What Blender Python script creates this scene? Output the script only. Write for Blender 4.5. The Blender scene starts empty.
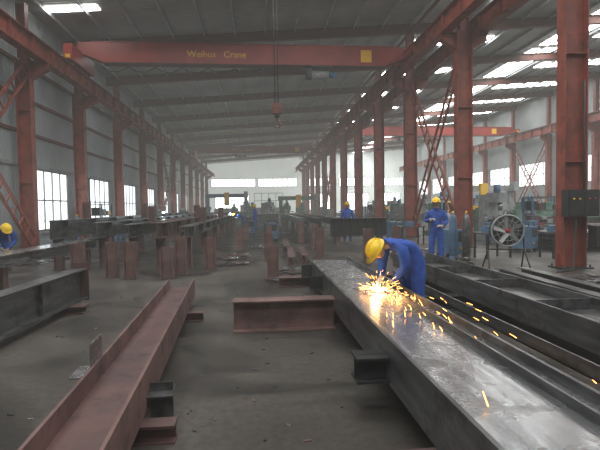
import bpy, math, random
from mathutils import Vector as V, Matrix
random.seed(7)
scene=bpy.context.scene
try:
    scene.view_settings.view_transform='Standard'
    scene.view_settings.look='None'
    scene.view_settings.exposure=0
except Exception as e: print(e)

# ---------------------------------------------------------------- materials
MATS={}
def mat(name,c1,c2=None,rough=.6,metal=0.0,scale=3.0,bump=0.0,bscale=None,detail=6,lo=.35,hi=.65,spec=None,stretch=(1,1,1),scuff=None):
    m=bpy.data.materials.new(name); m.use_nodes=True
    nt=m.node_tree; b=nt.nodes['Principled BSDF']
    b.inputs['Base Color'].default_value=(*c1,1)
    b.inputs['Roughness'].default_value=rough; b.inputs['Metallic'].default_value=metal
    if spec is not None: b.inputs['Specular IOR Level'].default_value=spec
    tc=nt.nodes.new('ShaderNodeTexCoord'); mp=nt.nodes.new('ShaderNodeMapping')
    mp.inputs['Scale'].default_value=stretch
    nt.links.new(tc.outputs['Object'],mp.inputs[0])
    if c2:
        n=nt.nodes.new('ShaderNodeTexNoise'); n.inputs['Scale'].default_value=scale; n.inputs['Detail'].default_value=detail
        nt.links.new(mp.outputs[0],n.inputs['Vector'])
        r=nt.nodes.new('ShaderNodeValToRGB')
        r.color_ramp.elements[0].position=lo; r.color_ramp.elements[0].color=(*c1,1)
        r.color_ramp.elements[1].position=hi; r.color_ramp.elements[1].color=(*c2,1)
        nt.links.new(n.outputs['Fac'],r.inputs[0]); last=r.outputs[0]
        if scuff:   # rusty scuffed patches
            n3=nt.nodes.new('ShaderNodeTexNoise'); n3.inputs['Scale'].default_value=scuff[1]; n3.inputs['Detail'].default_value=10; n3.inputs['Roughness'].default_value=.7
            nt.links.new(tc.outputs['Object'],n3.inputs['Vector'])
            r3=nt.nodes.new('ShaderNodeValToRGB'); r3.color_ramp.elements[0].position=.52; r3.color_ramp.elements[1].position=.66
            r3.color_ramp.elements[0].color=(0,0,0,1); r3.color_ramp.elements[1].color=(.8,.8,.8,1)
            nt.links.new(n3.outputs['Fac'],r3.inputs[0])
            mx=nt.nodes.new('ShaderNodeMixRGB'); nt.links.new(r3.outputs[0],mx.inputs[0]); nt.links.new(last,mx.inputs[1]); mx.inputs[2].default_value=(*scuff[0],1)
            last=mx.outputs[0]
            mr=nt.nodes.new('ShaderNodeMapRange'); mr.inputs[3].default_value=rough; mr.inputs[4].default_value=min(1,rough+.25)
            nt.links.new(r3.outputs[0],mr.inputs[0]); nt.links.new(mr.outputs[0],b.inputs['Roughness'])
        nt.links.new(last,b.inputs['Base Color'])
    if bump:
        n2=nt.nodes.new('ShaderNodeTexNoise'); n2.inputs['Scale'].default_value=bscale or scale*3
        nt.links.new(mp.outputs[0],n2.inputs['Vector'])
        bp=nt.nodes.new('ShaderNodeBump'); bp.inputs['Strength'].default_value=bump; bp.inputs['Distance'].default_value=.02
        nt.links.new(n2.outputs['Fac'],bp.inputs['Height']); nt.links.new(bp.outputs[0],b.inputs['Normal'])
    return m
def emis(name,c,s):
    m=bpy.data.materials.new(name); m.use_nodes=True
    b=m.node_tree.nodes['Principled BSDF']
    b.inputs['Base Color'].default_value=(*c,1)
    b.inputs['Emission Color'].default_value=(*c,1); b.inputs['Emission Strength'].default_value=s
    return m
def sheet(name,c1,c2,axis,per,glow=0):
    """corrugated sheet metal"""
    m=mat(name,c1,c2,rough=.5,scale=.6)
    nt=m.node_tree; b=nt.nodes['Principled BSDF']
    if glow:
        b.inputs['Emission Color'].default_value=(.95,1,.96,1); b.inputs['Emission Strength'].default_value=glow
    tc=nt.nodes.new('ShaderNodeTexCoord')
    w=nt.nodes.new('ShaderNodeTexWave'); w.bands_direction=axis; w.inputs['Scale'].default_value=per
    nt.links.new(tc.outputs['Object'],w.inputs['Vector'])
    bp=nt.nodes.new('ShaderNodeBump'); bp.inputs['Strength'].default_value=.6; bp.inputs['Distance'].default_value=.03
    nt.links.new(w.outputs['Fac'],bp.inputs['Height']); nt.links.new(bp.outputs[0],b.inputs['Normal'])
    return m
RED=mat('red_oxide_paint',(.25,.055,.034),(.15,.034,.023),rough=.5,scale=2.5,bump=.1,scuff=((.09,.03,.023),1.6))
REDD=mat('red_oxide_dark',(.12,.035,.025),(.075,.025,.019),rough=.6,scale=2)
CRANERED=mat('crane_red_paint',(.30,.032,.023),(.21,.024,.017),rough=.45,scale=1.5)
PRIMER=mat('primer_brown',(.115,.060,.056),(.065,.038,.036),rough=.5,scale=4,bump=.15,scuff=((.05,.043,.040),2.2))
PRIMERL=mat('primer_brown_worn',(.17,.097,.088),(.09,.050,.045),rough=.5,scale=3,bump=.15,scuff=((.06,.043,.038),2.6))
STEEL=mat('mill_steel',(.16,.165,.17),(.07,.072,.075),rough=.34,metal=.6,scale=3,bump=.12,stretch=(3,.5,3),scuff=((.075,.06,.05),2.5))
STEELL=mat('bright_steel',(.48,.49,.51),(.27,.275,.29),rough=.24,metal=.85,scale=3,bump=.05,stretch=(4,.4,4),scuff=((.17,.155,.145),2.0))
STEELD=mat('dark_steel',(.035,.036,.038),(.02,.02,.021),rough=.5,metal=.3,scale=3)
YEL=mat('helmet_yellow',(.85,.56,.02),rough=.35)
YELP=mat('yellow_paint',(.75,.42,.02),rough=.5)
BLUE=mat('blue_cotton',(.025,.085,.38),(.016,.05,.24),rough=.85,scale=9,bump=.5,bscale=12)
SKIN=mat('skin',(.42,.24,.16),rough=.6)
GLOVE=mat('work_glove',(.42,.36,.30),(.25,.21,.18),rough=.9,scale=20)
HAIR=mat('black_hair',(.012,.011,.01),rough=.7)
EYEW=mat('eye_white',(.7,.7,.68),rough=.3)
LIP=mat('lips',(.30,.12,.10),rough=.5)
BOOT=mat('boot_leather',(.03,.027,.025),rough=.6)
BLACK=mat('black_rubber',(.02,.02,.021),rough=.55)
MGRN=mat('machine_green',(.13,.25,.19),(.08,.15,.12),rough=.5,scale=3)
MGRY=mat('machine_grey',(.30,.32,.32),(.20,.215,.22),rough=.5,scale=3)
MBLU=mat('machine_blue',(.08,.16,.27),(.05,.10,.17),rough=.5,scale=3)
PURL=mat('galvanised_purlin',(.36,.39,.42),(.26,.28,.30),rough=.5,scale=2)
ROOFM=sheet('roof_sheet',(.33,.325,.305),(.23,.225,.215),'Y',1.6)
WALLM=sheet('wall_sheet',(.33,.36,.37),(.24,.265,.275),'Y',2.0)
WALLE=sheet('wall_sheet_glowing',(.66,.72,.69),(.55,.61,.58),'X',2.0,glow=.34)  # opaque sheet with glow put in to brighten the far end
PANE=emis('window_daylight',(.92,.98,1.0),1.7)
PANEE=emis('end_window_daylight',(.97,1.0,.96),5.0)
SKYL=emis('skylight_panel',(1.0,1.0,.96),12.5)
SPARK=emis('spark_glow',(1.0,.42,.10),10)
SPARKC=emis('spark_core',(1.0,.72,.35),16)
WELD=emis('weld_arc',(.75,.88,1.0),25)
BLADE=mat('fan_blade',(.30,.31,.32),rough=.4,metal=.5)

# floor : worn dark concrete
def floor_mat():
    m=bpy.data.materials.new('workshop_concrete'); m.use_nodes=True; nt=m.node_tree; b=nt.nodes['Principled BSDF']
    tc=nt.nodes.new('ShaderNodeTexCoord')
    n1=nt.nodes.new('ShaderNodeTexNoise'); n1.inputs['Scale'].default_value=.6; n1.inputs['Detail'].default_value=10; n1.inputs['Roughness'].default_value=.62; n1.inputs['Distortion'].default_value=.8
    n2=nt.nodes.new('ShaderNodeTexNoise'); n2.inputs['Scale'].default_value=14; n2.inputs['Detail'].default_value=9; n2.inputs['Roughness'].default_value=.7
    for n in (n1,n2): nt.links.new(tc.outputs['Object'],n.inputs['Vector'])
    r1=nt.nodes.new('ShaderNodeValToRGB'); e=r1.color_ramp.elements
    e[0].position=.41; e[0].color=(.021,.018,.016,1); e[1].position=.62; e[1].color=(.080,.071,.062,1)
    r2=nt.nodes.new('ShaderNodeValToRGB'); e=r2.color_ramp.elements
    e[0].position=.35; e[0].color=(.5,.47,.44,1); e[1].position=.62; e[1].color=(1,1,1,1)
    mx=nt.nodes.new('ShaderNodeMixRGB'); mx.blend_type='MULTIPLY'; mx.inputs[0].default_value=1
    nt.links.new(n1.outputs['Fac'],r1.inputs[0]); nt.links.new(n2.outputs['Fac'],r2.inputs[0])
    nt.links.new(r1.outputs[0],mx.inputs[1]); nt.links.new(r2.outputs[0],mx.inputs[2]); nt.links.new(mx.outputs[0],b.inputs['Base Color'])
    rr=nt.nodes.new('ShaderNodeMapRange'); rr.inputs[1].default_value=.35; rr.inputs[2].default_value=.65; rr.inputs[3].default_value=.40; rr.inputs[4].default_value=.8
    nt.links.new(n1.outputs['Fac'],rr.inputs[0]); nt.links.new(rr.outputs[0],b.inputs['Roughness'])
    bp=nt.nodes.new('ShaderNodeBump'); bp.inputs['Strength'].default_value=.25; bp.inputs['Distance'].default_value=.01
    nt.links.new(n2.outputs['Fac'],bp.inputs['Height']); nt.links.new(bp.outputs[0],b.inputs['Normal'])
    return m
FLOOR=floor_mat()

# ---------------------------------------------------------------- mesh builder
class M:
    def __init__(s): s.v=[];s.f=[];s.mi=[];s.ms=[];s.sm=[]
    def _m(s,m):
        if m not in s.ms: s.ms.append(m)
        return s.ms.index(m)
    def add(s,vs,fs,m,smooth=False):
        o=len(s.v); s.v+= [tuple(p) for p in vs]; k=s._m(m)
        for f in fs: s.f.append([o+i for i in f]); s.mi.append(k); s.sm.append(smooth)
    def obox(s,c,ax,ay,az,m):
        c=V(c);ax=V(ax);ay=V(ay);az=V(az)
        vs=[c+i*ax+j*ay+k*az for k in(-1,1) for j in(-1,1) for i in(-1,1)]
        s.add(vs,[(0,2,3,1),(4,5,7,6),(0,1,5,4),(2,6,7,3),(0,4,6,2),(1,3,7,5)],m)
    def box(s,a,b,m):
        a=V(a);b=V(b);c=(a+b)/2;h=(b-a)/2
        s.obox(c,(h.x,0,0),(0,h.y,0),(0,0,h.z),m)
    def bar(s,p,q,w,h,m,up=(0,0,1)):
        p=V(p);q=V(q);d=(q-p); L=d.length; d.normalize(); up=V(up)
        if abs(d.dot(up))>.99: up=V((0,1,0))
        r=d.cross(up).normalized(); u=r.cross(d).normalized()
        s.obox((p+q)/2,d*L/2,r*w/2,u*h/2,m)
    def ibeam(s,p,q,dep,wid,m,up=(0,0,1),tf=.02,tw=.014,mw=None):
        """centre line p->q ; web plane contains 'up'"""
        p=V(p);q=V(q);d=(q-p);L=d.length;d.normalize();up=V(up)
        r=d.cross(up).normalized();u=r.cross(d).normalized();c=(p+q)/2
        s.obox(c+u*(dep/2-tf/2),d*L/2,r*wid/2,u*tf/2,m)
        s.obox(c-u*(dep/2-tf/2),d*L/2,r*wid/2,u*tf/2,m)
        s.obox(c,d*L/2,r*tw/2,u*(dep/2-tf),mw or m)
    def tube(s,pts,rad,m,seg=10,cap=True,flat=None):
        pts=[V(p) for p in pts]; n=len(pts)
        if not isinstance(rad,(list,tuple)): rad=[rad]*n
        vs=[];fs=[]; prev=None
        P=[];R=[];T=[]
        for i in range(n):
            t=(pts[min(i+1,n-1)]-pts[max(i-1,0)])
            t=t.normalized() if t.length>1e-9 else V((0,0,1))
            P.append(pts[i]);R.append(rad[i]);T.append(t)
        if cap:
            P=[P[0]-T[0]*rad[0]*.6]+P+[P[-1]+T[-1]*rad[-1]*.6]
            R=[R[0]*.55]+R+[R[-1]*.55]; T=[T[0]]+T+[T[-1]]
        for i in range(len(P)):
            t=T[i]
            if prev is None:
                a=V((0,0,1)) if abs(t.z)<.9 else V((1,0,0)); a=t.cross(a).normalized()
            else:
                a=prev-t*prev.dot(t)
                a=a.normalized() if a.length>1e-6 else t.orthogonal().normalized()
            prev=a; b=t.cross(a)
            for k in range(seg):
                an=2*math.pi*k/seg
                vs.append(P[i]+a*math.cos(an)*R[i]+b*math.sin(an)*R[i])
        for i in range(len(P)-1):
            for k in range(seg):
                fs.append((i*seg+k,i*seg+(k+1)%seg,(i+1)*seg+(k+1)%seg,(i+1)*seg+k))
        fs.append(tuple(range(seg))[::-1]); L=(len(P)-1)*seg; fs.append(tuple(L+k for k in range(seg)))
        s.add(vs,fs,m,True)
    def cyl(s,p,q,r,m,seg=20):
        s.tube([p,q],r,m,seg,cap=False)
    def ell(s,c,X,Y,Z,m,su=16,sv=10,v0=-90,v1=90,fn=None):
        """ellipsoid patch; X,Y,Z scaled axis vectors"""
        c=V(c);X=V(X);Y=V(Y);Z=V(Z);vs=[];fs=[]
        for j in range(sv+1):
            ph=math.radians(v0+(v1-v0)*j/sv)
            for i in range(su):
                th=2*math.pi*i/su
                x,y,z=math.cos(ph)*math.cos(th),math.cos(ph)*math.sin(th),math.sin(ph)
                if fn: x,y,z=fn(x,y,z)
                vs.append(c+X*x+Y*y+Z*z)
        for j in range(sv):
            for i in range(su):
                fs.append((j*su+i,j*su+(i+1)%su,(j+1)*su+(i+1)%su,(j+1)*su+i))
        s.add(vs,fs,m,True)
    def ring(s,c,n,R,r,m,seg=28,ts=8):
        c=V(c);n=V(n).normalized();a=n.orthogonal().normalized();b=n.cross(a)
        vs=[];fs=[]
        for i in range(seg):
            t=2*math.pi*i/seg; d=a*math.cos(t)+b*math.sin(t)
            for k in range(ts):
                u=2*math.pi*k/ts
                vs.append(c+d*(R+r*math.cos(u))+n*r*math.sin(u))
        for i in range(seg):
            for k in range(ts):
                fs.append((i*ts+k,i*ts+(k+1)%ts,((i+1)%seg)*ts+(k+1)%ts,((i+1)%seg)*ts+k))
        s.add(vs,fs,m,True)
    def lattice(s,p,q,w,wd,m,n=10,t=.05):
        p=V(p);q=V(q);wd=V(wd).normalized()*w/2
        s.bar(p+wd,q+wd,t,t,m);s.bar(p-wd,q-wd,t,t,m)
        for i in range(n+1):
            a=p.lerp(q,i/n)
            s.bar(a+wd,a-wd,t*.6,t*.6,m)
    def obj(s,name,loc=(0,0,0),rz=0,parent=None,mesh=True):
        me=bpy.data.meshes.new(name); me.from_pydata(s.v,[],s.f)
        for m in s.ms: me.materials.append(m)
        me.polygons.foreach_set('material_index',s.mi); me.polygons.foreach_set('use_smooth',s.sm)
        me.update()
        o=bpy.data.objects.new(name,me); o.location=loc; o.rotation_euler=(0,0,rz)
        scene.collection.objects.link(o)
        if parent: o.parent=parent
        return o
def inst(o,loc,rz=0,name=None):
    n=bpy.data.objects.new(name or o.name.split('.')[0],o.data); n.location=loc; n.rotation_euler=(0,0,rz)
    scene.collection.objects.link(n); return n

XL,XR,XF=-8.9,7.7,27.0       # left wall, middle column row, far right row
XC=-8.3                      # left column row
YE=84.0; YB=-7.6
def roofz(x): return 9.5+.07*(x-XL)
rows=[10.7+6*i for i in range(-3,12)]

# ---------------------------------------------------------------- shell
m=M(); m.box((XL-.2,YB-.2,-.2),(XF+.8,YE+.2,0),FLOOR); m.obj('floor')
m=M(); m.box((XL-.2,YB,0),(XL,YE,9.5),WALLM); m.obj('wall_left')
m=M(); m.box((XF+.5,YB,0),(XF+.7,YE,roofz(XF+.5)),WALLM); m.obj('wall_right')
def endwall(name,y0,y1,mt):
    m=M(); zl,zr=9.5,roofz(XF+.7)
    vs=[(x,y,z) for y in(y0,y1) for x,z in((XL-.2,0),(XF+.7,0),(XF+.7,zr),(XL-.2,zl))]
    m.add(vs,[(0,1,2,3),(7,6,5,4),(0,4,5,1),(1,5,6,2),(2,6,7,3),(3,7,4,0)],mt); m.obj(name)
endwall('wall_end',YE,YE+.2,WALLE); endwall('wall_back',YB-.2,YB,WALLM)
m=M(); a=V((XL-.2,0,roofz(XL-.2)));b=V((XF+.7,0,roofz(XF+.7)))
cx=(a+b)/2; hx=(b-a)/2
m.obox((cx.x,(YB+YE)/2,cx.z+.06),hx,(0,(YE-YB)/2+.2,0),(0,0,.05),ROOFM); m.obj('ceiling')
# girts on left wall
m=M()
for z in (.7,3.35,4.6,5.9,7.2,8.5):
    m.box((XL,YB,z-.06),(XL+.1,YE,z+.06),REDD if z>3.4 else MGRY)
m.obj('trim_left_girts')

# windows left wall
wn=1
def window(x0,y0,z0,y1,z1,nx,nz,side,pm,n):
    m=M(); t=.03
    xi=x0+side*.03
    m.box((min(x0,xi),y0,z0),(max(x0,xi),y1,z1),pm)
    xo=x0+side*.08; a,b=min(x0,xo),max(x0,xo)
    for i in range(nx+1):
        y=y0+(y1-y0)*i/nx; m.box((a,y-t,z0-t),(b,y+t,z1+t),MGRY)
    for i in range(nz+1):
        z=z0+(z1-z0)*i/nz; m.box((a,y0-t,z-t),(b,y1+t,z+t),MGRY)
    m.obj('window_%d'%n)
for r in rows:
    if r+6>YE: continue
    window(XL,r+2.6,.8,r+5.7,3.25,4,2,1,PANE,wn); wn+=1
for r in rows[1:]:
    if r+6>YE: continue
    window(XF+.5,r+.4,3.4,r+5.6,5.6,5,2,-1,PANE,wn); wn+=1
# end wall windows : long high band + added bright lower panes, door with added glow
def window_e(x0,x1,z0,z1,nx,nz,n,pm,name='window_%d'):
    m=M(); t=.05; y=YE
    m.box((x0,y-.04,z0),(x1,y,z1),pm)
    for i in range(nx+1):
        x=x0+(x1-x0)*i/nx; m.box((x-t,y-.1,z0-t),(x+t,y,z1+t),MGRY)
    for i in range(nz+1):
        z=z0+(z1-z0)*i/nz; m.box((x0-t,y-.1,z-t),(x1+t,y,z+t),MGRY)
    m.obj(name%n)
for x0,x1 in ((-8.2,-.4),(.2,7.2),(8.3,14.4),(15,21),(21.6,27)):
    window_e(x0,x1,5.4,6.8,8,1,wn,PANEE); wn+=1
for x0,x1 in ((-7.6,-1.6),(9.2,14),(15.4,20.4),(21.6,26.4)):  # lower panes added to brighten the far end
    window_e(x0,x1,1.0,4.0,6,2,wn,PANEE); wn+=1
window_e(-.6,4.6,.1,4.2,4,3,1,WALLE,'door_%d')  # door shares the end wall's added glow

# ---------------------------------------------------------------- roof structure
m=M(); p0=V((XL+.02,0,roofz(XL)-.28)); p1=V((XF+.4,0,roofz(XF+.4)-.28))
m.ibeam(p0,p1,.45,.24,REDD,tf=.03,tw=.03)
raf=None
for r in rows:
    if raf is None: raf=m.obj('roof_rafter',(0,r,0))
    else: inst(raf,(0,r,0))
m=M(); x=XL+.7
while x<XF:
    z=roofz(x); m.box((x-.035,YB,z-.14),(x+.035,YE,z+.005),PURL); x+=1.45
m.obj('roof_purlins')
# skylights (translucent roof sheets; unseen nave ones added for light)
def sky(x0,x1,y0,y1,name='skylight_panel'):
    m=M(); a=V((x0,0,roofz(x0)-.0));b=V((x1,0,roofz(x1)-.0)); c=(a+b)/2
    m.obox((c.x,(y0+y1)/2,c.z-.01),(b-a)/2,(0,(y1-y0)/2,0),(0,0,.012),SKYL); return m.obj(name)
for i in range(13): sky(17.4,19.1,YB+.5+i*7,YB+6.8+i*7)
for i,r in enumerate(rows):
    sky(8.8,13.4,r+2.4,r+3.4); 
    sky(20.2,26.2,r+2.4,r+3.6)
    if i<4: sky(-6.5,5.5,r+2.2,r+3.7)  # out-of-view panels over the near nave, added to light the hall
    elif i in(4,5): sky(-8.3,-6.2,r+2.4,r+2.9)

# ---------------------------------------------------------------- columns
GL0,GL1=6.95,7.6     # left runway beam bottom/top
GR0,GR1=7.95,8.65    # right runway
def column(kind):
    m=M(); x={'L':XC,'R':XR,'F':XF}[kind]; top=roofz(x)-.52
    dep=.5 if kind!='R' else .6
    gz=GL0 if kind=='L' else GR0
    m.ibeam((0,0,.03),(0,0,gz+.1),dep,.32,RED,up=(1,0,0),tf=.03,tw=.02)
    m.ibeam((0,0,gz+.1),(0,0,top),dep*.6,.28,RED,up=(1,0,0),tf=.025,tw=.02)
    m.box((-dep/2-.12,-.26,0),(dep/2+.12,.26,.035),STEELD)
    for sx in(-1,1):
        for sy in(-1,1): m.cyl((sx*(dep/2+.06),sy*.2,.03),(sx*(dep/2+.06),sy*.2,.1),.02,STEELD,8)
    for sy in(-1,1):
        m.box((-dep/2,sy*.008-.008,.03),(-dep/2-.1,sy*.008+.008,.35),RED)
    # splice / stiffener plates
    for z in (2.6,5.2): m.box((-dep/2+.03,-.15,z),(dep/2-.03,.15,z+.02),RED)
    sides=(1,) if kind=='L' else ((-1,1) if kind=='R' else (-1,))
    for sd in sides:
        a=sd*dep/2; b=sd*(dep/2+.62)
        lo,hi=min(a,b),max(a,b)
        m.box((lo,-.16,gz-.03),(hi,.16,gz),RED)
        # tapered web and bottom flange
        vs=[(a,-.012,gz-.03),(b,-.012,gz-.03),(b,-.012,gz-.25),(a,-.012,gz-.6),(a,.012,gz-.03),(b,.012,gz-.03),(b,.012,gz-.25),(a,.012,gz-.6)]
        m.add(vs,[(0,1,2,3),(7,6,5,4),(0,4,5,1),(1,5,6,2),(2,6,7,3),(3,7,4,0)],RED)
        m.bar((a,0,gz-.6),(b,0,gz-.25),.3,.025,RED)
    return m
for kind,x in(('L',XC),('R',XR),('F',XF)):
    first=None
    for i,r in enumerate(rows):
        y=r+(.9 if (kind=='L' and i==4) else 0)
        if first is None: first=column(kind).obj('steel_column',(x,y,0))
        else: inst(first,(x,y,0),name='steel_column')
# runway beams with rail
def runway(x,z0,z1):
    m=M(); m.ibeam((x,YB+.1,(z0+z1)/2),(x,YE-.1,(z0+z1)/2),z1-z0,.36,RED,tf=.03,tw=.03)
    y=rows[0]
    while y<YE-2: 
        m.box((x-.15,y-.01,z0+.03),(x+.15,y+.01,z1-.03),RED); y+=1.5
    m.box((x-.035,YB+.2,z1),(x+.035,YE-.2,z1+.1),STEELD); return m.obj('crane_runway_beam')
runway(XC+.25+.4,GL0,GL1); runway(XR-.3-.4,GR0,GR1); runway(XR+.3+.4,GR0,GR1); runway(XF-.65,GR0,GR1)
# longitudinal struts of right row and left row
m=M()
for z in (10.2,):
    m.tube([(XR,YB+3,z),(XR,YE-1,z)],.07,REDD,8,cap=False)
m.obj('column_tie_strut')
# ladder lattice cross bracing
def brace(x,y0,y1,z0,z1):
    m=M(); m.lattice((x,y0,z0),(x,y1,z1),.46,(0,(z1-z0),-(y1-y0)),RED,16,.075)
    m.lattice((x+.1,y1,z0),(x+.1,y0,z1),.46,(0,(z1-z0),(y1-y0)),RED,16,.075)
    return m.obj('lattice_cross_brace')
brace(XR-.05,rows[4]+.25,rows[5]-.25,.6,GR0-.5)
brace(XC+.15,rows[3]+.25,rows[4]+.6,.5,GL0-.4)
brace(XC+.05,rows[8]+.25,rows[9]-.25,.6,GL0-.4)
brace(XR-.05,rows[9]+.25,rows[10]-.25,.6,GR0-.5)
brace(XF-.05,rows[8]+.25,rows[9]-.25,.6,GR0-.5)

# ---------------------------------------------------------------- overhead cranes
def crane(y,xa,xb,zl,zr,zb,trx,hook=None,text=True):
    m=M()
    # box girder with tapered ends + top walkway
    for yy in(y,):
        H=.85;w=.5
        ta=1.1
        prof=[(xa,zb+.42),(xa+ta,zb),(xb-ta,zb),(xb,zb+.42),(xb,zb+H),(xa,zb+H)]
        vs=[(px,yy-w/2,pz) for px,pz in prof]+[(px,yy+w/2,pz) for px,pz in prof]
        n=6
        m.add(vs,[tuple(range(n)),tuple(range(n,2*n))[::-1]]+[(i,i+n,(i+1)%n+n,(i+1)%n) for i in range(n)],CRANERED)
        m.box((xa+.6,yy-w/2-.04,zb+H),(xb-.6,yy+w/2+.04,zb+H+.03),CRANERED)
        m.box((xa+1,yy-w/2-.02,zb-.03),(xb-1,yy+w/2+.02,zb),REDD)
    # end trucks with wheels
    for xx,zz in((xa,zl),(xb,zr)):
        m.box((xx-.18,y-1.3,zz+.2),(xx+.18,y+1.3,max(zb+.42,zz+.55)),CRANERED)
        for sy in(-1,1):
            m.cyl((xx-.08,y+sy*1.0,zz+.27),(xx+.08,y+sy*1.0,zz+.27),.17,STEELD,16)
            m.box((xx-.1,y+sy*1.3-.05,zz+.25),(xx+.1,y+sy*1.3+.05,zz+.4),YELP)
    # yellow end markings
    m.box((xb-2.2,y-.26,zb+.15),(xb-1.7,y-.252,zb+.7),YELP)
    # hoist trolley below girder
    m.box((trx-.5,y-.3,zb-.1),(trx+.5,y+.3,zb-.04),STEELD)
    m.cyl((trx-.45,y,zb-.38),(trx+.35,y,zb-.38),.2,MGRY,18)
    m.cyl((trx+.35,y,zb-.38),(trx+.7,y,zb-.38),.13,MBLU,14)
    m.box((trx-.7,y-.18,zb-.55),(trx-.45,y+.18,zb-.12),STEELD)
    # festoon cable
    pts=[]
    for i in range(0,41):
        x=xa+.8+(trx-xa-1.2)*i/40; pts.append((x,y+.3,zb-.05-.22*abs(math.sin(i*math.pi/5))))
    m.tube(pts,.018,BLACK,6)
    if hook:
        hx,hz=trx-.05,hook
        for dx in(-.05,.05): m.cyl((hx+dx,y,zb-.5),(hx+dx*.8,y,hz+.6),.011,STEELD,8)
        # hook block: cheeks, sheave, shank, hook
        m.box((hx-.11,y-.09,hz+.35),(hx+.11,y-.06,hz+.62),REDD); m.box((hx-.11,y+.06,hz+.35),(hx+.11,y+.09,hz+.62),REDD)
        m.cyl((hx,y-.06,hz+.5),(hx,y+.06,hz+.5),.12,STEELD,20)
        m.cyl((hx,y-.1,hz+.5),(hx,y+.1,hz+.5),.03,STEEL,10)
        m.box((hx-.07,y-.07,hz+.28),(hx+.07,y+.07,hz+.36),STEELD)
        pts=[(hx,y,hz+.3),(hx,y,hz+.2)]
        for i in range(11):
            a=math.radians(90-i*26); pts.append((hx+math.cos(a)*.085*1.0,y,hz+.09+math.sin(a)*.085))
        m.tube(pts,[.03,.03]+[.03]*5+[.028,.025,.022,.018,.014,.01],PRIMERL,10)
    o=m.obj('overhead_crane')
    if text:
        cu=bpy.data.curves.new('crane_lettering','FONT'); cu.body='Weihua   Crane'; cu.size=.40; cu.extrude=.004
        t=bpy.data.objects.new('lettering',cu); t.location=(-3.0,y-.265,zb+.27); t.rotation_euler=(math.pi/2,0,0)
        cu.materials.append(YELP); scene.collection.objects.link(t); t.parent=o
    return o
crane(21.2,XC+.65,XR-.7,GL1+.0,GR1-.5,8.02,3.0)
crane(12.0,XC+.65,XR-.7,GL1,GR1,8.45,.58,hook=3.66,text=False)
crane(58.0,XC+.65,XR-.7,GL1,GR1,8.4,-2)
crane(46.0,XR+.7,XF-.65,GR1,GR1,8.7,15)

# ---------------------------------------------------------------- steel work
def stand_mesh(h=.8,w=.24):
    m=M(); m.ibeam((0,0,.02),(0,0,h),w,w*.9,PRIMERL,up=(1,0,0),tf=.016,tw=.012)
    m.box((-w*.6,-w*.6,0),(w*.6,w*.6,.02),PRIMER); return m
STD={}
def stand(x,y,h=.8,w=.24,rz=0):
    k=(h,w)
    if k not in STD: STD[k]=stand_mesh(h,w).obj('steel_stand',(x,y,0),rz)
    else: inst(STD[k],(x,y,0),rz,'steel_stand')

# --- main beam being ground : H section lying, web horizontal
m=M()
xa,xb=1.0,1.86; y0,y1=.9,9.4
for x in(xa,xb-.028): m.box((x,y0,.2),(x+.028,y1,.56),STEEL)
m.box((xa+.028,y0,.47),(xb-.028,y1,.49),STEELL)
m.box((xa+.03,y0,.275),(xb-.03,y0+.02,.47),STEEL)
for y in (3.1,4.9,7.4):       # stiffener ribs under web
    m.box((xa+.03,y,.21),(xb-.03,y+.016,.47),STEEL)
# cleats on outer left flange
for y in(3.55,):
    m.box((xa-.26,y,.22),(xa,y+.02,.42),STEELD); m.box((xa-.26,y-.1,.40),(xa,y+.12,.42),STEELD); m.box((xa-.26,y-.1,.22),(xa,y+.12,.24),STEELD)
for y in(7.2,8.6):
    m.box((xa-.2,y-.06,.28),(xa,y+.06,.30),STEELD); m.box((xa-.2,y-.01,.3),(xa,y+.01,.5),STEELD)
# inner bar parallel to right flange
m.box((xb-.19,y0,.49),(xb-.17,y1-2.6,.55),STEEL)
m.obj('steel_h_beam')
# --- cross support beams
def cross(x0,x1,y,h,mm,name='steel_cross_support'):
    m=M(); m.ibeam((x0,y,h/2),(x1,y,h/2),h,.3,mm,tf=.02,tw=.016)
    for x in(x0+.02,(x0+x1)/2,x1-.02): m.box((x-.008,y-.14,.02),(x+.008,y+.14,h-.02),mm)
    m.obj(name)
cross(-.32,1.55,6.35,.198,PRIMERL)
def xsup(x0,x1,y,h,mm,z=0):
    m=M(); m.ibeam((x0,y,z+h/2),(x1,y,z+h/2),h,.26,mm,tf=.018,tw=.014); m.obj('steel_cross_support')
# taller front face piece in front of the beam (short I-beam on floor)
xsup(-.34,.98,6.0,.40,PRIMERL)
xsup(2.5,4.2,6.9,.198,STEELD); xsup(.4,4.2,9.2,.198,PRIMER); xsup(.6,4.2,2.4,.198,PRIMER)
# angle bar
m=M(); m.box((2.62,.9,0.198),(2.64,8.8,.33),STEEL); m.box((2.62,.9,.198),(2.78,8.8,.214),STEEL); m.obj('steel_angle_bar')
# second beam on the right
m=M(); m.ibeam((3.5,1.2,.35),(3.5,10.4,.35),.8,.3,STEEL,up=(1,0,0),tf=.026,tw=.02); 
for y in(2,3.5,5,6.5,8,9.5): m.box((3.12,y,.21),(3.88,y+.014,.49),STEEL)
m.obj('steel_h_beam')
# air hose snaking on the floor beside the second beam
m=M(); pts=[]
for i in range(40):
    t=i/39; pts.append((6.1+1.6*t+.2*math.sin(t*11),9.6-4.6*t+.3*math.sin(t*8),.015))
m.tube(pts,.014,BLACK,6); m.obj('air_hose')

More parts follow.
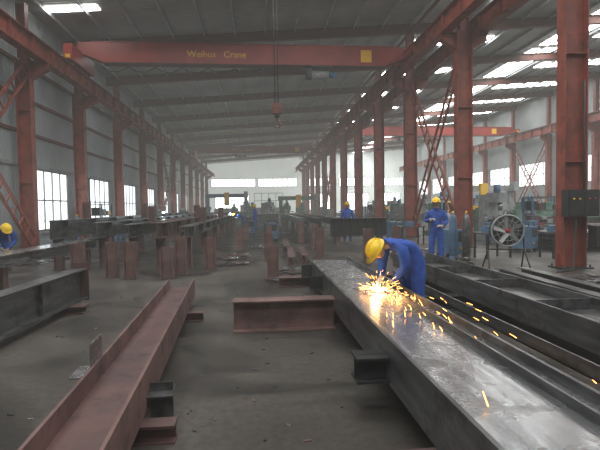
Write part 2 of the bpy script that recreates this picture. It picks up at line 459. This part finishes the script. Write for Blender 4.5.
# --- left foreground beam (lying H, slightly skew)
m=M()
A=V((-.96,1.9,0));B=V((-1.29,7.8,0)); d=(B-A).normalized(); r=V((d.y,-d.x,0)); L=(B-A).length; c=(A+B)/2
def lb(off,z0,w,h,mm,s=0,l=None): m.obox(c+r*off+V((0,0,(z0+h/2)))+d*s,d*(l or L)/2,r*w/2,V((0,0,h/2)),mm)
lb(-.2,.13,.022,.30,PRIMERL); lb(.2,.13,.022,.30,PRIMERL); lb(0,.27,.38,.018,PRIMER)
for s in(-2.2,-.6,1.0,2.4): lb(0,.14,.38,.13,PRIMER,s,.014)
m.obj('primed_h_beam')
# its cleats
m=M(); 
q=c+d*(-1.15)
m.obox(q-r*.22+V((0,0,.46)),d*.14,r*.006,V((0,0,.13)),STEELL)
m.obox(q-r*.30+V((0,0,.335)),d*.14,r*.085,V((0,0,.006)),STEELL)
for i in range(4):
    for j in range(3): m.cyl(q-r*.229+d*(-.1+.066*i)+V((0,0,.39+.06*j)),q-r*.225+d*(-.1+.066*i)+V((0,0,.39+.06*j)),.013,BLACK,10)
m.obj('bolt_plate')
m=M(); q=c+d*(-1.35)
m.obox(q+r*.30+V((0,0,.22)),d*.12,r*.09,V((0,0,.006)),STEEL); m.obox(q+r*.30+V((0,0,.15)),d*.005,r*.085,V((0,0,.14)),STEEL)
m.obj('bolt_plate')
for yy,xx in((3.2,-.99),(6.6,-1.2)):
    m=M(); m.ibeam((xx-.4,yy,.065),(xx+.4,yy,.065),.13,.14,PRIMER); m.obj('steel_cross_support')

# --- left edge beam (standing I)
m=M(); m.ibeam((-3.15,3.2,.37),(-3.0,8.0,.37),.5,.25,STEEL,tf=.022,tw=.014)
m.box((-3.14,8.0,.08),(-2.86,8.03,.72),PRIMER)
for y in(4.2,5.4,6.6): m.box((-3.2,y,.14),(-3.0+.02,y+.014,.6),STEEL)
m.obj('steel_i_beam')
for y in(3.8,7.4): xsup(-3.5,-2.7,y,.118,PRIMER)
# second behind it
m=M(); m.ibeam((-5.0,4.5,.69),(-4.6,13.5,.69),.22,.5,STEELL,tf=.02,tw=.014); m.obj('steel_i_beam')
for y in(5.2,9,12.8): stand(-5.0+(y-4.5)/9*.4,y,.58,.2)

# --- trestle posts, front row
for x,y,h in((-4.15,11.0,.84),(-3.45,11.2,.84),(-2.95,10.9,.86),(-2.1,10.8,.72),(-1.88,11.4,.92),(-1.25,12.2,.84),(.32,10.5,.72),(-5.0,16.0,.84),(.30,13.6,.84),(-.7,17.5,.84),(.45,19.5,.84),(.9,24,.84),(-.6,22.5,.84)):
    stand(x,y,h,.26)
# --- long girders on stands (left-middle)
for x,h in((-5.35,.5),(-4.3,.42),(-3.45,.36),(-2.6,.4),(-1.9,.3)):
    m=M(); y0=12.0+random.random()*1.2; y1=36+random.random()*6
    zc=.84+h/2; mm=STEEL if x!=-2.6 else PRIMER
    m.ibeam((x,y0,zc),(x,y1,zc),h,.3,mm,tf=.02,tw=.014)
    y=y0+.8
    while y<y1: m.box((x-.14,y,.87),(x+.14,y+.012,.84+h-.03),mm); y+=2.2
    m.obj('steel_girder')
    y=y0+.5
    while y<y1: stand(x,y,.84,.22); y+=4
# stubs along girders upright plates
for x,y,s in((-5.35,15,.5),(-4.3,18,.55),(-3.45,15.5,.5),(-2.6,20,.5),(-1.9,24,.5),(-1.9,16,.5)):
    m=M(); m.box((x-.13,y-.01,0),(x+.13,y+.01,s),PRIMER); m.box((x-.01,y-.12,0),(x+.01,y+.12,s),PRIMER)
    hh={-5.35:.5,-4.3:.42,-3.45:.36,-2.6:.4,-1.9:.3}[x]
    m.obj('gusset_plate',(0,0,.84+hh))
# --- right-centre : stiffened girder piece + others
def ribbed(x0,x1,y,z0,h,n,mm,name='stiffened_girder'):
    m=M(); m.ibeam((x0,y,z0+h/2),(x1,y,z0+h/2),h,.4,mm,tf=.03,tw=.016)
    for i in range(n): 
        x=x0+(x1-x0)*(i+.5)/n; m.box((x-.01,y-.19,z0+.03),(x+.01,y+.19,z0+h-.03),mm)
    for x in(x0+.3,x1-.3): m.box((x-.1,y-.15,0),(x+.1,y+.15,z0),PRIMER)
    m.obj(name)
ribbed(3.0,5.4,19.0,.35,.75,7,STEELD); ribbed(-6,-1,45,.3,.9,6,STEEL); ribbed(-.4,1.6,36,.3,.8,5,STEEL)
for x,y in((1.9,14.2),(2.15,17.5),(1.9,20.5),(4.3,14.0),(3.2,13.2)): stand(x,y,.95,.26)
for x in(2.1,2.9,3.7):
    m=M(); m.ibeam((x,21,.9),(x,40,.9),.35,.28,STEEL); m.obj('steel_girder')
    for y in(22,28,34,39): stand(x,y,.72,.22)
for x,y,L in((.9,12.4,3.2),(1.3,12.8,3),(1.0,16,4),(5.0,6.2,3.2),(5.5,6.4,3.0)):
    m=M(); m.ibeam((x,y,.12),(x+.15,y+L,.12),.24,.2,PRIMER if x<4 else STEEL); m.obj('steel_i_beam')
# offcut piles
def pile(cx,cy,sx,sy,n,seed,name='steel_offcut_pile'):
    rnd=random.Random(seed); m=M()
    for i in range(n):
        a=rnd.random()*math.pi; L=rnd.uniform(.06,.26); w=rnd.uniform(.03,.11); x=cx+rnd.uniform(-sx,sx); y=cy+rnd.uniform(-sy,sy); z=.008+rnd.random()*.05
        m.obox((x,y,z),(math.cos(a)*L,math.sin(a)*L,0),(-math.sin(a)*w,math.cos(a)*w,0),(0,0,.008),rnd.choice([STEEL,STEELD,PRIMER,STEELL]))
    m.obj(name)
pile(.75,10.0,.5,.25,40,1); pile(-.7,14.5,.4,1.6,40,2); pile(.0,18.5,.3,.6,20,3); pile(-7,15.5,.8,1.5,60,4); pile(6.9,8.2,.9,1.3,60,5); pile(5.2,16,1,1.5,50,6); pile(1.2,11.2,.7,.5,35,7)
m=M(); rnd=random.Random(11)
for i in range(110):   # weld spatter, nuts and small scrap scattered over the aisle floor
    x=rnd.uniform(-2.6,.9); y=rnd.uniform(2.6,10); a=rnd.random()*3; L=rnd.uniform(.006,.03)
    if y<7.9 and -1.6<x<-.6: continue
    m.obox((x,y,.004),(math.cos(a)*L,math.sin(a)*L,0),(-math.sin(a)*.008,math.cos(a)*.008,0),(0,0,.004),rnd.choice([STEELD,STEELL,PRIMERL]))
m.obj('floor_scrap_bits')

# ---------------------------------------------------------------- machines
def milling(mm,sc=1.0):
    m=M(); s=sc
    m.box((-.5*s,-.45*s,0),(.5*s,.45*s,.25*s),mm); m.box((-.25*s,.0,.25*s),(.25*s,.45*s,1.7*s),mm)
    m.box((-.22*s,-.5*s,1.4*s),(.22*s,.1*s,1.75*s),mm); m.cyl((0,-.35*s,1.4*s),(0,-.35*s,1.1*s),.08*s,STEELL)
    m.box((-.7*s,-.45*s,.8*s),(.7*s,-.05*s,.9*s),STEELL); m.box((-.15*s,-.35*s,.25*s),(.15*s,0,.8*s),mm)
    m.cyl((0,-.2*s,1.75*s),(0,-.2*s,2.05*s),.12*s,MBLU); m.ring((.32*s,-.3*s,1.0*s),(1,0,0),.1*s,.012*s,STEELD,16,6)
    m.box((.3*s,.1*s,1.0*s),(.5*s,.4*s,1.5*s),MGRY)
    return m
def lathe(mm):
    m=M(); m.box((-1.6,-.3,.0),(-.9,.3,.75),mm); m.box((1.0,-.3,0),(1.5,.3,.75),mm); m.box((-1.6,-.28,.75),(1.6,.28,.95),mm)
    m.box((-1.6,-.3,.95),(-.8,.3,1.45),mm); m.cyl((-.8,0,1.2),(-.62,0,1.2),.18,STEELL); m.box((1.1,-.18,.95),(1.5,.18,1.3),mm)
    m.box((-.1,-.35,.95),(.3,.35,1.08),STEELL); m.cyl((.9,0,1.2),(1.1,0,1.2),.05,STEELL); m.box((-1.5,.3,.4),(1.5,.34,1.6),MGRY); return m
def welder_box():
    m=M(); m.box((-.25,-.4,.12),(.25,.4,.85),MBLU); m.box((-.2,-.405,.5),(.2,-.4,.8),BLACK)
    for x in(-.22,.22):
        for y in(-.3,.3): m.cyl((x-.03,y,.07),(x+.03,y,.07),.07,BLACK,14)
    m.tube([(-.2,-.3,.85),(-.2,-.3,.98),(.2,-.3,.98),(.2,-.3,.85)],.015,STEELD,8)
    m.cyl((-.1,-.41,.3),(-.1,-.44,.3),.03,YELP,10); m.cyl((.1,-.41,.3),(.1,-.44,.3),.03,CRANERED,10); return m
mi=[milling(MGRN).obj('milling_machine',(9.6,24,0),.3),milling(MGRY,1.2).obj('milling_machine',(13,31,0),-.4)]
la=[lathe(MGRN).obj('lathe',(12,22,0),.4),lathe(MGRY).obj('lathe',(16,30,0),1.2)]
wb=welder_box().obj('welding_machine',(5.9,13.6,0),.5)
for i,(x,y,rz) in enumerate(((11,40,.3),(18,37,1),(22,33,2),(10,52,.2),(4.5,47,0),(15,50,.8),(21,45,.4),(1.5,56,0),(-5.5,50,1.5),(24.5,40,1.6),(5.5,62,.4),(-2,66,.6),(2.6,44,1.4),(10.4,19.6,.3),(15.2,25.0,.7),(11.6,28.4,0),(9.6,31,.3),(20.4,22.4,.6),(16.5,41,.1),(13,43.5,.4),(1.0,48,.3),(-1.2,52,.1),(-.5,40,.2),(.9,43,.8),(9.4,37,0),(13.2,35.6,.2),(-2.5,49,.1),(3.6,58,.1))):
    inst(mi[i%2],(x,y,0),rz)
for i,(x,y,rz) in enumerate(((20,26,.2),(14,38,.1),(18,44,1.3),(11.5,46,.2),(-6.9,34,1.57),(5.7,38,1.6),(22,38,.3),(0.2,62,.2),(-6.9,45,1.57),(16,56,0),(3,68,.1),(-4,60,.2),(10.6,34.5,.2),(8.9,27.5,1.5),(16.5,27.2,.2))):
    inst(la[i%2],(x,y,0),rz)
for x,y,rz in((-6.9,17.8,.3),(-6.6,22,1),(6.4,21,.4),(9.6,17.8,1),(0.6,22,.2),(-.6,27,.5),(-6.8,28,.2),(6.0,27,.2),(17.4,17.6,.4),(8.9,14.8,.6),(-.4,33,.4),(5.6,32,.3)): inst(wb,(x,y,0),rz)
# storage racks with parts
def rack():
    m=M(); rnd=random.Random(5)
    for x in(-.9,.9):
        for y in(-.25,.25): m.box((x-.03,y-.03,0),(x+.03,y+.03,1.9),MBLU)
    for z in(.2,.75,1.3,1.86):
        m.box((-.93,-.28,z),(.93,.28,z+.04),STEEL)
        if z<1.8:
            x=-.8
            while x<.7:
                w=rnd.uniform(.15,.35); h=rnd.uniform(.12,.38); m.box((x,-.2,z+.04),(x+w,.2,z+.04+h),rnd.choice([MGRY,PRIMER,YELP,MGRN,STEELD])); x+=w+.06
    return m
rk=rack().obj('storage_rack',(9.8,21.6,0),.1)
for x,y,rz in((12.2,18.6,.2),(8.9,33.6,.1),(14.6,22.6,.0),(-8.0,24.4,1.57),(-8.0,37,1.57)): inst(rk,(x,y,0),rz)
# steel stock stacks in right bay
def stack(n,L,mm):
    m=M()
    for k in range(2): m.box((-L/2+.4+k*(L-.8)-.08,-.9,0),(-L/2+.4+k*(L-.8)+.08,.9,.15),PRIMER)
    for j in range(2):
        for i in range(n): m.ibeam((-L/2,-.75+i*.36,.27+j*.25),(L/2,-.75+i*.36,.27+j*.25),.24,.3,mm)
    return m
st=stack(5,6,STEEL).obj('steel_stock_stack',(12.8,15.2,0),.1); st2=stack(4,6,PRIMER).obj('steel_stock_stack',(17.6,20.2,0),.1)
for i,(x,y,rz) in enumerate(((20.5,30,1.5),(23.4,25.6,0),(14,60,0),(20,52,0),(-4.5,74,0),(4,75,0),(12,70,0),(22,62,.2))): inst((st,st2)[i%2],(x,y,0),rz)
# portal welding gantry in far nave
def portal(w,h,mm):
    m=M()
    for sx in(-1,1):
        m.box((sx*w/2-.2,-.2,.3),(sx*w/2+.2,.2,h),mm); m.box((sx*w/2-.3,-.9,0),(sx*w/2+.3,.9,.3),mm)
    m.box((-w/2-.3,-.2,h),(w/2+.3,.2,h+.45),mm); m.box((-.3,-.45,h-.9),(.3,-.2,h+.6),YELP); m.cyl((0,-.35,h-.9),(0,-.35,h-1.4),.06,STEELL)
    m.box((w/2-.2,-.7,h+.0),(w/2+.25,-.2,h+.7),MGRY); return m
portal(4,2.4,MGRN).obj('welding_gantry',(4.6,52.5,0)); portal(4.4,2.8,MBLU).obj('welding_gantry',(-3.6,54.5,0)); portal(5,2.6,MGRY).obj('welding_gantry',(17,33.8,0),.1)

# gas/electrics on near right column
m=M(); cxx=XR
m.box((cxx-.38,10.28,1.28),(cxx+.42,10.52,1.92),STEELD); m.box((cxx-.34,10.265,1.32),(cxx+.02,10.28,1.88),STEELD); m.box((cxx+.04,10.265,1.32),(cxx+.38,10.28,1.88),STEELD)
for dx in(-.25,-.1,.15,.28): m.cyl((cxx+dx,10.265,1.7),(cxx+dx,10.25,1.7),.025,YELP if dx<0 else CRANERED,12)
m.tube([(cxx-.1,10.4,1.28),(cxx-.1,10.42,.6),(cxx-.3,10.2,.05),(cxx-.9,9.9,.03)],.02,BLACK,8)
m.tube([(cxx+.1,10.4,1.92),(cxx+.1,10.42,4.5)],.025,BLACK,8)
m.box((cxx+.30,10.2,.55),(cxx+.72,10.5,1.05),BLACK); m.box((cxx+.30,10.3,.5),(cxx+.5,10.5,.56),STEELD)
m.obj('electrical_cabinet')

# industrial drum fan on stand
m=M(); fc=V((0,0,.98)); nrm=V((-.25,-1,0)).normalized()
m.tube([fc-nrm*.12,fc+nrm*.12],.36,BLACK,32,cap=False)
m.ring(fc+nrm*.13,nrm,.36,.02,MGRY,32,8); m.ring(fc+nrm*.135,nrm,.24,.006,MGRY,28,6); m.ring(fc+nrm*.135,nrm,.12,.006,MGRY,24,6)
sx=nrm.cross(V((0,0,1))).normalized()
for i in range(16):
    a=i*math.pi/8; dd=sx*math.cos(a)+V((0,0,1))*math.sin(a); m.tube([fc+nrm*.135,fc+nrm*.135+dd*.36],.005,MGRY,5)
for i in range(5):
    a=i*math.tau/5+.3; dd=sx*math.cos(a)+V((0,0,1))*math.sin(a); tt=nrm.cross(dd)
    m.obox(fc+dd*.18+nrm*.125,dd*.14,tt*.07+nrm*.03,nrm*.003,BLADE)
m.cyl(fc+nrm*.12,fc+nrm*.15,.06,CRANERED,16)
for s in(-1,1):
    m.tube([fc+sx*.38*s,fc+sx*.40*s-V((0,0,.45))],.018,STEELD,8)
    m.tube([fc+sx*.40*s-V((0,0,.45))+nrm*0,V((0,0,.02))+sx*.46*s+nrm*.38],.018,STEELD,8)
    m.tube([fc+sx*.40*s-V((0,0,.45)),V((0,0,.02))+sx*.46*s-nrm*.38],.018,STEELD,8)
    m.tube([V((0,0,.02))+sx*.46*s+nrm*.38,V((0,0,.02))+sx*.46*s-nrm*.38],.018,STEELD,8)
m.tube([fc-sx*.40-V((0,0,.45)),fc+sx*.40-V((0,0,.45))],.018,STEELD,8)
m.obj('industrial_fan',(5.85,10.4,0))

# gas cylinder trolley + small table near worker
def gas(c):
    m=M(); m.tube([(0,0,.12),(0,0,1.15),(0,0,1.27),(0,0,1.33)],[.11,.11,.07,.035],c,18); m.cyl((0,0,1.33),(0,0,1.42),.025,YELP,10); m.cyl((0,0,0),(0,0,.12),.115,c,18); return m
gas(MBLU).obj('gas_cylinder',(5.6,12.8,0)); gas(MGRY).obj('gas_cylinder',(6.6,15.5,0)); gas(MBLU).obj('gas_cylinder',(-7.6,20.2,0)); gas(STEEL).obj('gas_cylinder',(5.9,12.6,0))
m=M(); m.box((-.5,-.3,.72),(.5,.3,.77),STEEL)
for sx_ in(-.45,.45):
    for sy in(-.25,.25): m.box((sx_-.025,sy-.025,0),(sx_+.025,sy+.025,.72),STEELD)
m.box((-.3,-.15,.77),(.1,.15,.95),MBLU); m.box((.2,-.1,.77),(.4,.1,.85),CRANERED); wbn=m.obj('workbench',(7.0,13.2,0),.3)
for x,y,rz in((8.9,12.9,.2),(6.2,18.3,.1),(-7.3,19.0,1.5),(10.6,16.9,.1)): inst(wbn,(x,y,0),rz)
# coiled welding cable
m=M()
for i in range(5): m.ring((0,0,.02+i*.03),(0,0,1),.24+.02*(i%2),.015,BLACK,28,6)
cab=m.obj('welding_cable_coil',(5.1,11.0,0)); inst(cab,(8.6,11.8,0)); inst(cab,(-5.9,9.5,0))

# ---------------------------------------------------------------- people
def skin_body(name,J,parent):
    names=list(J); idx={n:i for i,n in enumerate(names)}
    E=[('pelvis','spine'),('spine','chest'),('chest','neck'),('neck','skull')]
    for s in 'LR':
        E+=[('chest','sh'+s),('sh'+s,'el'+s),('el'+s,'wr'+s),('pelvis','hip'+s),('hip'+s,'kn'+s),('kn'+s,'an'+s),('an'+s,'toe'+s)]
    RAD={'pelvis':.165,'spine':.160,'chest':.170,'neck':.068,'skull':.055,'sh':.098,'el':.070,'wr':.046,'hip':.118,'kn':.090,'an':.072,'toe':.047}
    me=bpy.data.meshes.new(name+'_sk'); me.from_pydata([tuple(J[n]) for n in names],[(idx[a],idx[b]) for a,b in E],[])
    o=bpy.data.objects.new(name+'_sk',me); scene.collection.objects.link(o)
    sk=o.modifiers.new('s','SKIN'); sk.branch_smoothing=.6
    for n in names:
        k=n[:-1] if n[-1] in 'LR' and n[:-1] in RAD else n
        v=me.skin_vertices[0].data[idx[n]]; r=RAD[k]
        v.radius=(r,r); v.use_root=(n=='pelvis')
    ss=o.modifiers.new('u','SUBSURF'); ss.levels=2; ss.render_levels=2
    dg=bpy.context.evaluated_depsgraph_get(); dg.update()
    me2=bpy.data.meshes.new_from_object(o.evaluated_get(dg))
    bpy.data.objects.remove(o)
    me2.materials.clear()
    for mm in(BLUE,SKIN,BOOT): me2.materials.append(mm)
    def dist(p,a,b):
        ab=b-a; t=max(0,min(1,(p-a).dot(ab)/max(ab.length_squared,1e-9))); return (p-(a+ab*t)).length
    for p in me2.polygons:
        c=p.center; best=min(E,key=lambda e:dist(c,V(J[e[0]]),V(J[e[1]])))
        p.use_smooth=True
        p.material_index=1 if best[1]=='skull' else (2 if best[1][:3]=='toe' else 0)
    b=bpy.data.objects.new('body',me2); scene.collection.objects.link(b); b.parent=parent
    return b
def head(parent,c,fwd,up,helmet=True,mask=False):
    m=M(); f=V(fwd).normalized(); u=V(up); u=(u-f*u.dot(f)).normalized(); r=f.cross(u)
    def fn(x,y,z):
        if z<0: k=1-.28*(-z)**1.3; x*=k; y=y*(1-.12*(-z)) + .08*(-z)
        return x,y,z
    c=V(c)
    m.ell(c,r*.076,f*.095,u*.118,SKIN,20,14,fn=fn)
    m.ell(c-f*.018+u*.02,r*.08,f*.088,u*.108,HAIR,18,8,-20,90)
    m.tube([c+f*.092+u*.015,c+f*.112-u*.018,c+f*.100-u*.03],[.009,.014,.012],SKIN,8)
    for s in(-1,1):
        m.ell(c+f*.083+r*.031*s+u*.008,r*.014,f*.010,u*.008,EYEW,8,6); m.ell(c+f*.091+r*.031*s+u*.008,r*.006,f*.004,u*.006,HAIR,8,6)
        m.bar(c+f*.093+r*.016*s+u*.028,c+f*.087+r*.048*s+u*.026,.006,.006,HAIR)
        m.ell(c+r*.078*s-f*.005,r*.010,f*.018,u*.03,SKIN,8,6)
    m.ell(c+f*.086-u*.055,r*.024,f*.010,u*.007,LIP,10,6)
    m.obj('head',parent=parent)
    if helmet:
        h=M(); hc=c+u*.035
        h.ell(hc,r*.118,f*.142,u*.118,YEL,24,10,0,90)
        # rim, peak, ridges
        vs=[];n=28
        for i in range(n):
            a=math.tau*i/n; ca,sa=math.cos(a),math.sin(a)
            ext=.018+(.055*max(0,sa)**2)
            vs.append(hc+r*ca*.118+f*sa*.142); vs.append(hc+r*ca*(.118+ext*.6)+f*sa*(.142+ext)-u*.012)
            vs.append(hc+r*ca*.112+f*sa*.135-u*.02)
        fs=[]
        for i in range(n):
            j=(i+1)%n
            fs+= [(i*3,j*3,j*3+1,i*3+1),(i*3+1,j*3+1,j*3+2,i*3+2)]
        h.add(vs,fs,YEL,True)
        for off in(-.03,0,.03):
            pts=[hc+r*off+f*math.cos(t)*.140+u*(math.sin(t)*.118+.002) for t in [math.radians(15+15*i) for i in range(11)]]
            h.tube(pts,.008,YEL,6)
        h.tube([hc+r*.1-u*.02+f*.03,c-u*.10+r*.055+f*.05,c-u*.125+f*.06,c-u*.10-r*.055+f*.05,hc-r*.1-u*.02+f*.03],.004,BLACK,6)
        h.obj('helmet',parent=parent)
def hand(parent,wr,u,n,side,curl=35,mt=None,name='hand'):
    mt=mt or GLOVE; m=M(); u=V(u).normalized(); n=V(n); n=(n-u*n.dot(u)).normalized(); s=u.cross(n)*side; w=V(wr)
    m.ell(w+u*.05,s*.043,u*.058,n*.019,mt,14,10)
    m.tube([w-u*.03,w+u*.02],[.036,.032],mt,12)
    Ls=(.88,1.0,.94,.76)
    for i in range(4):
        p=w+u*.085+s*(-.030+.02*i); pts=[p-u*.03,p]; a=math.radians(curl*.5); 
        for L in(.040,.027,.022):
            dd=u*math.cos(a)+n*math.sin(a); p=p+dd*L*Ls[i]; pts.append(p); a+=math.radians(curl)
        m.tube(pts,[.0095,.0105,.0095,.0085,.0072],mt,8)
    p=w+u*.025-s*.034; d1=(u*.65-s*.55+n*.5).normalized(); d2=(u*.8+n*.6).normalized()
    m.tube([w+u*.01-s*.015,p,p+d1*.035,p+d1*.035+d2*.028],[.014,.014,.012,.009],mt,8)
    m.obj(name,parent=parent)
STAND={'pelvis':(0,0,.96),'spine':(0,0,1.14),'chest':(0,0,1.33),'neck':(0,0,1.5),'skull':(0,.02,1.6),
 'shL':(-.18,0,1.41),'elL':(-.26,-.03,1.14),'wrL':(-.27,.06,.90),'shR':(.18,0,1.41),'elR':(.26,-.03,1.14),'wrR':(.27,.06,.90),
 'hipL':(-.1,0,.88),'knL':(-.12,.03,.5),'anL':(-.14,0,.1),'toeL':(-.16,.17,.05),'hipR':(.1,0,.88),'knR':(.12,.03,.5),'anR':(.14,0,.1),'toeR':(.16,.17,.05)}
BENT={'pelvis':(0,0,.94),'spine':(0,.13,1.06),'chest':(0,.28,1.13),'neck':(0,.45,1.12),'skull':(0,.53,1.05),
 'shL':(-.19,.36,1.10),'elL':(-.25,.34,.83),'wrL':(-.09,.40,.64),'shR':(.19,.36,1.10),'elR':(.25,.36,.84),'wrR':(.10,.48,.66),
 'hipL':(-.1,0,.87),'knL':(-.14,.08,.48),'anL':(-.17,.02,.1),'toeL':(-.18,.19,.05),'hipR':(.1,-.02,.87),'knR':(.15,.04,.48),'anR':(.18,-.14,.1),'toeR':(.2,.03,.05)}
def person(name,root,f,base,over={},headc=None,hf=(0,1,0),hu=(0,0,1),curl=35,hands=None,mt=None):
    f=V((f[0],f[1],0)).normalized(); r=V((f.y,-f.x,0)); R=V((root[0],root[1],0))
    W=lambda p: R+r*p[0]+f*p[1]+V((0,0,p[2])); D=lambda p: r*p[0]+f*p[1]+V((0,0,p[2]))
    e=bpy.data.objects.new(name,None); scene.collection.objects.link(e)
    J=dict(base); J.update(over); JW={k:W(v) for k,v in J.items()}
    skin_body(name,JW,e)
    head(e,W(headc),D(hf),D(hu))
    for s,sd in(('L',-1),('R',1)):
        w=V(J['wr'+s]); el=V(J['el'+s]); u=(w-el).normalized(); n=V((-sd*.6,.2,-.3))
        if hands: u,n=V(hands[s][0]),V(hands[s][1])
        hand(e,W(w),D(u),D(n),sd,curl,mt)
    # jacket collar (short stand-up ring at the neck) and cuffs
    cm=M(); nk=JW['neck']; ax=(JW['skull']-nk).normalized()
    cm.ring(nk+ax*.02,ax,.078,.016,BLUE,20,8)
    for s in 'LR':
        a=(JW['wr'+s]-JW['el'+s]).normalized(); cm.ring(JW['wr'+s]-a*.015,a,.044,.01,BLUE,16,6)
    cm.obj('collar_and_cuffs',parent=e)
    return W,D
# main worker grinding
W,D=person('worker_grinding',(2.09,5.97),(-.95,-.31),BENT,{},headc=(0,.60,1.03),hf=(0,.55,-.8),hu=(0,.8,.55),curl=42,
   hands={'L':((.55,.5,-.25),(.1,.1,-1)),'R':((-.5,.45,-.4),(-.1,-.1,-1))})
m=M()
g0=W((.06,.35,.60));g1=W((-.01,.57,.57)); 
m.tube([g0,g0.lerp(g1,.5),g1],[.028,.032,.034],MGRN,14); dax=(g1-g0).normalized()
m.cyl(g1+V((0,0,.03)),g1-V((0,0,.045)),.032,STEELL,14); m.cyl(g1-V((0,0,.045)),g1-V((0,0,.05)),.06,BLACK,24)
m.tube([g1+V((0,0,.0)),g1+D((-.13,-.02,.03))],[.014,.016],BLACK,8)
m.tube([g0,g0+V((.15,.1,.1)),g0+V((.5,.2,-.45)),g0+V((.9,.5,-.59)),g0+V((2.2,1.6,-.59))],.009,BLACK,6)
m.obj('angle_grinder')
# standing worker
person('worker_standing',(4.78,12.0),(-.45,-1),STAND,{'elL':(-.27,.0,1.15),'wrL':(-.16,.2,1.05),'elR':(.27,-.02,1.16),'wrR':(.14,.2,1.22)},headc=(0,.03,1.66),
   hands={'L':((.7,.6,.1),(.3,-.2,-.8)),'R':((-.7,.6,.2),(0,-.4,-.8))})
# worker bending at left
person('worker_bending',(-6.75,12.7),(.5,-.55),BENT,{},headc=(0,.58,1.14),hf=(0,.75,-.6),hu=(0,.6,.75))
# distant worker
WALK={'knL':(-.12,.12,.5),'anL':(-.13,.16,.1),'toeL':(-.14,.33,.06),'knR':(.12,-.02,.48),'anR':(.13,-.22,.12),'toeR':(.14,-.06,.05),'wrL':(-.25,-.1,.92)}
person('worker_walking',(4.0,20.4),(-.2,-1),STAND,WALK,headc=(0,.03,1.66))
person('worker_walking',(10.9,25.6),(1,-.3),STAND,WALK,headc=(0,.03,1.66))
person('worker_standing',(-.2,29.5),(-1,.3),STAND,{},headc=(0,.03,1.66))
WLD={'wrL':(-.09,.5,.95),'wrR':(.1,.55,.95),'elL':(-.25,.3,.95),'elR':(.25,.3,.95)}
person('worker_welding',(-6.15,27),(1,-.1),BENT,WLD,headc=(0,.58,1.12),hf=(0,.6,-.7),hu=(0,.7,.6))
person('worker_welding',(-1.0,31.5),(-1,-.2),BENT,WLD,headc=(0,.58,1.12),hf=(0,.6,-.7),hu=(0,.7,.6))
for p in((-5.35,26.8,1.40),(-1.85,31.2,1.2)):
    m=M(); m.ell(p,(.05,0,0),(0,.05,0),(0,0,.05),WELD,10,6); m.obj('welding_arc')
    l=bpy.data.lights.new('welding_arc_light','POINT'); l.energy=60; l.color=(.75,.88,1); l.shadow_soft_size=.06
    lo=bpy.data.objects.new('welding_arc_light',l); lo.location=(p[0],p[1]-.1,p[2]+.12); scene.collection.objects.link(lo)

# ---------------------------------------------------------------- sparks
m=M(); rnd=random.Random(3); O=g1+V((-.03,-.02,-.055))
for i in range(200):                                   # dense burst
    dr=V((rnd.gauss(-.1,.6),rnd.gauss(-.35,.6),abs(rnd.gauss(.15,.35)))).normalized()
    a=rnd.random()**1.4*.26; L=rnd.uniform(.01,.08)
    m.tube([O+dr*a,O+dr*(a+L)-V((0,0,.005))],[.0017,.0011],SPARKC if a<.09 else SPARK,4,cap=False)
for i in range(170):                                    # flying sparks on ballistic paths
    sp=rnd.uniform(1.0,6.4); an=rnd.gauss(-1.33,.26); vel=V((math.cos(an)*sp,math.sin(an)*sp,rnd.uniform(-.2,1.7)))
    t=rnd.uniform(.06,.8); P=lambda t:O+vel*t+V((0,0,-4.9*t*t))
    p=P(t)
    fl=.50 if (1.05<p.x<1.82) else .02
    if p.z<fl: 
        t=rnd.uniform(.05,.6); p=P(t)
        fl=.50 if (1.05<p.x<1.82) else .02
        if p.z<fl: p.z=fl+.006
    if p.y<1.6: continue
    q=P(t-.012)+ (p-P(t))
    if q.z<fl: q.z=fl+.006
    m.tube([q,p],[.0012,.0024],SPARK,5,cap=False)
m.ell(O,(.026,0,0),(0,.026,0),(0,0,.016),SPARKC,12,8)
m.obj('grinding_sparks')
l=bpy.data.lights.new('spark_light','POINT'); l.energy=6; l.color=(1,.55,.2); l.shadow_soft_size=.05
lo=bpy.data.objects.new('spark_light',l); lo.location=O+V((-.06,-.08,.08)); scene.collection.objects.link(lo)

# ---------------------------------------------------------------- world with haze put in as faintly glowing air, camera
w=bpy.data.worlds.new('overcast'); scene.world=w; w.use_nodes=True; nt=w.node_tree
nt.nodes['Background'].inputs[0].default_value=(.7,.8,.9,1); nt.nodes['Background'].inputs[1].default_value=1.0
ab=nt.nodes.new('ShaderNodeVolumeAbsorption'); em=nt.nodes.new('ShaderNodeEmission'); ad=nt.nodes.new('ShaderNodeAddShader')
ab.inputs['Color'].default_value=(0,0,0,1); ab.inputs['Density'].default_value=.0028
em.inputs['Color'].default_value=(.94,.94,.88,1); em.inputs['Strength'].default_value=.0021
nt.links.new(ab.outputs[0],ad.inputs[0]); nt.links.new(em.outputs[0],ad.inputs[1]); nt.links.new(ad.outputs[0],nt.nodes['World Output'].inputs['Volume'])
cam=bpy.data.cameras.new('camera'); co=bpy.data.objects.new('camera',cam); scene.collection.objects.link(co)
cam.lens=27.6; cam.sensor_width=36; cam.clip_end=300
R=Matrix.Rotation(math.radians(-5.2),4,'Z')@Matrix.Rotation(math.radians(90-2.24),4,'X')@Matrix.Rotation(math.radians(-.8),4,'Z')
co.matrix_world=Matrix.Translation((0,0,1.6))@R
scene.camera=co
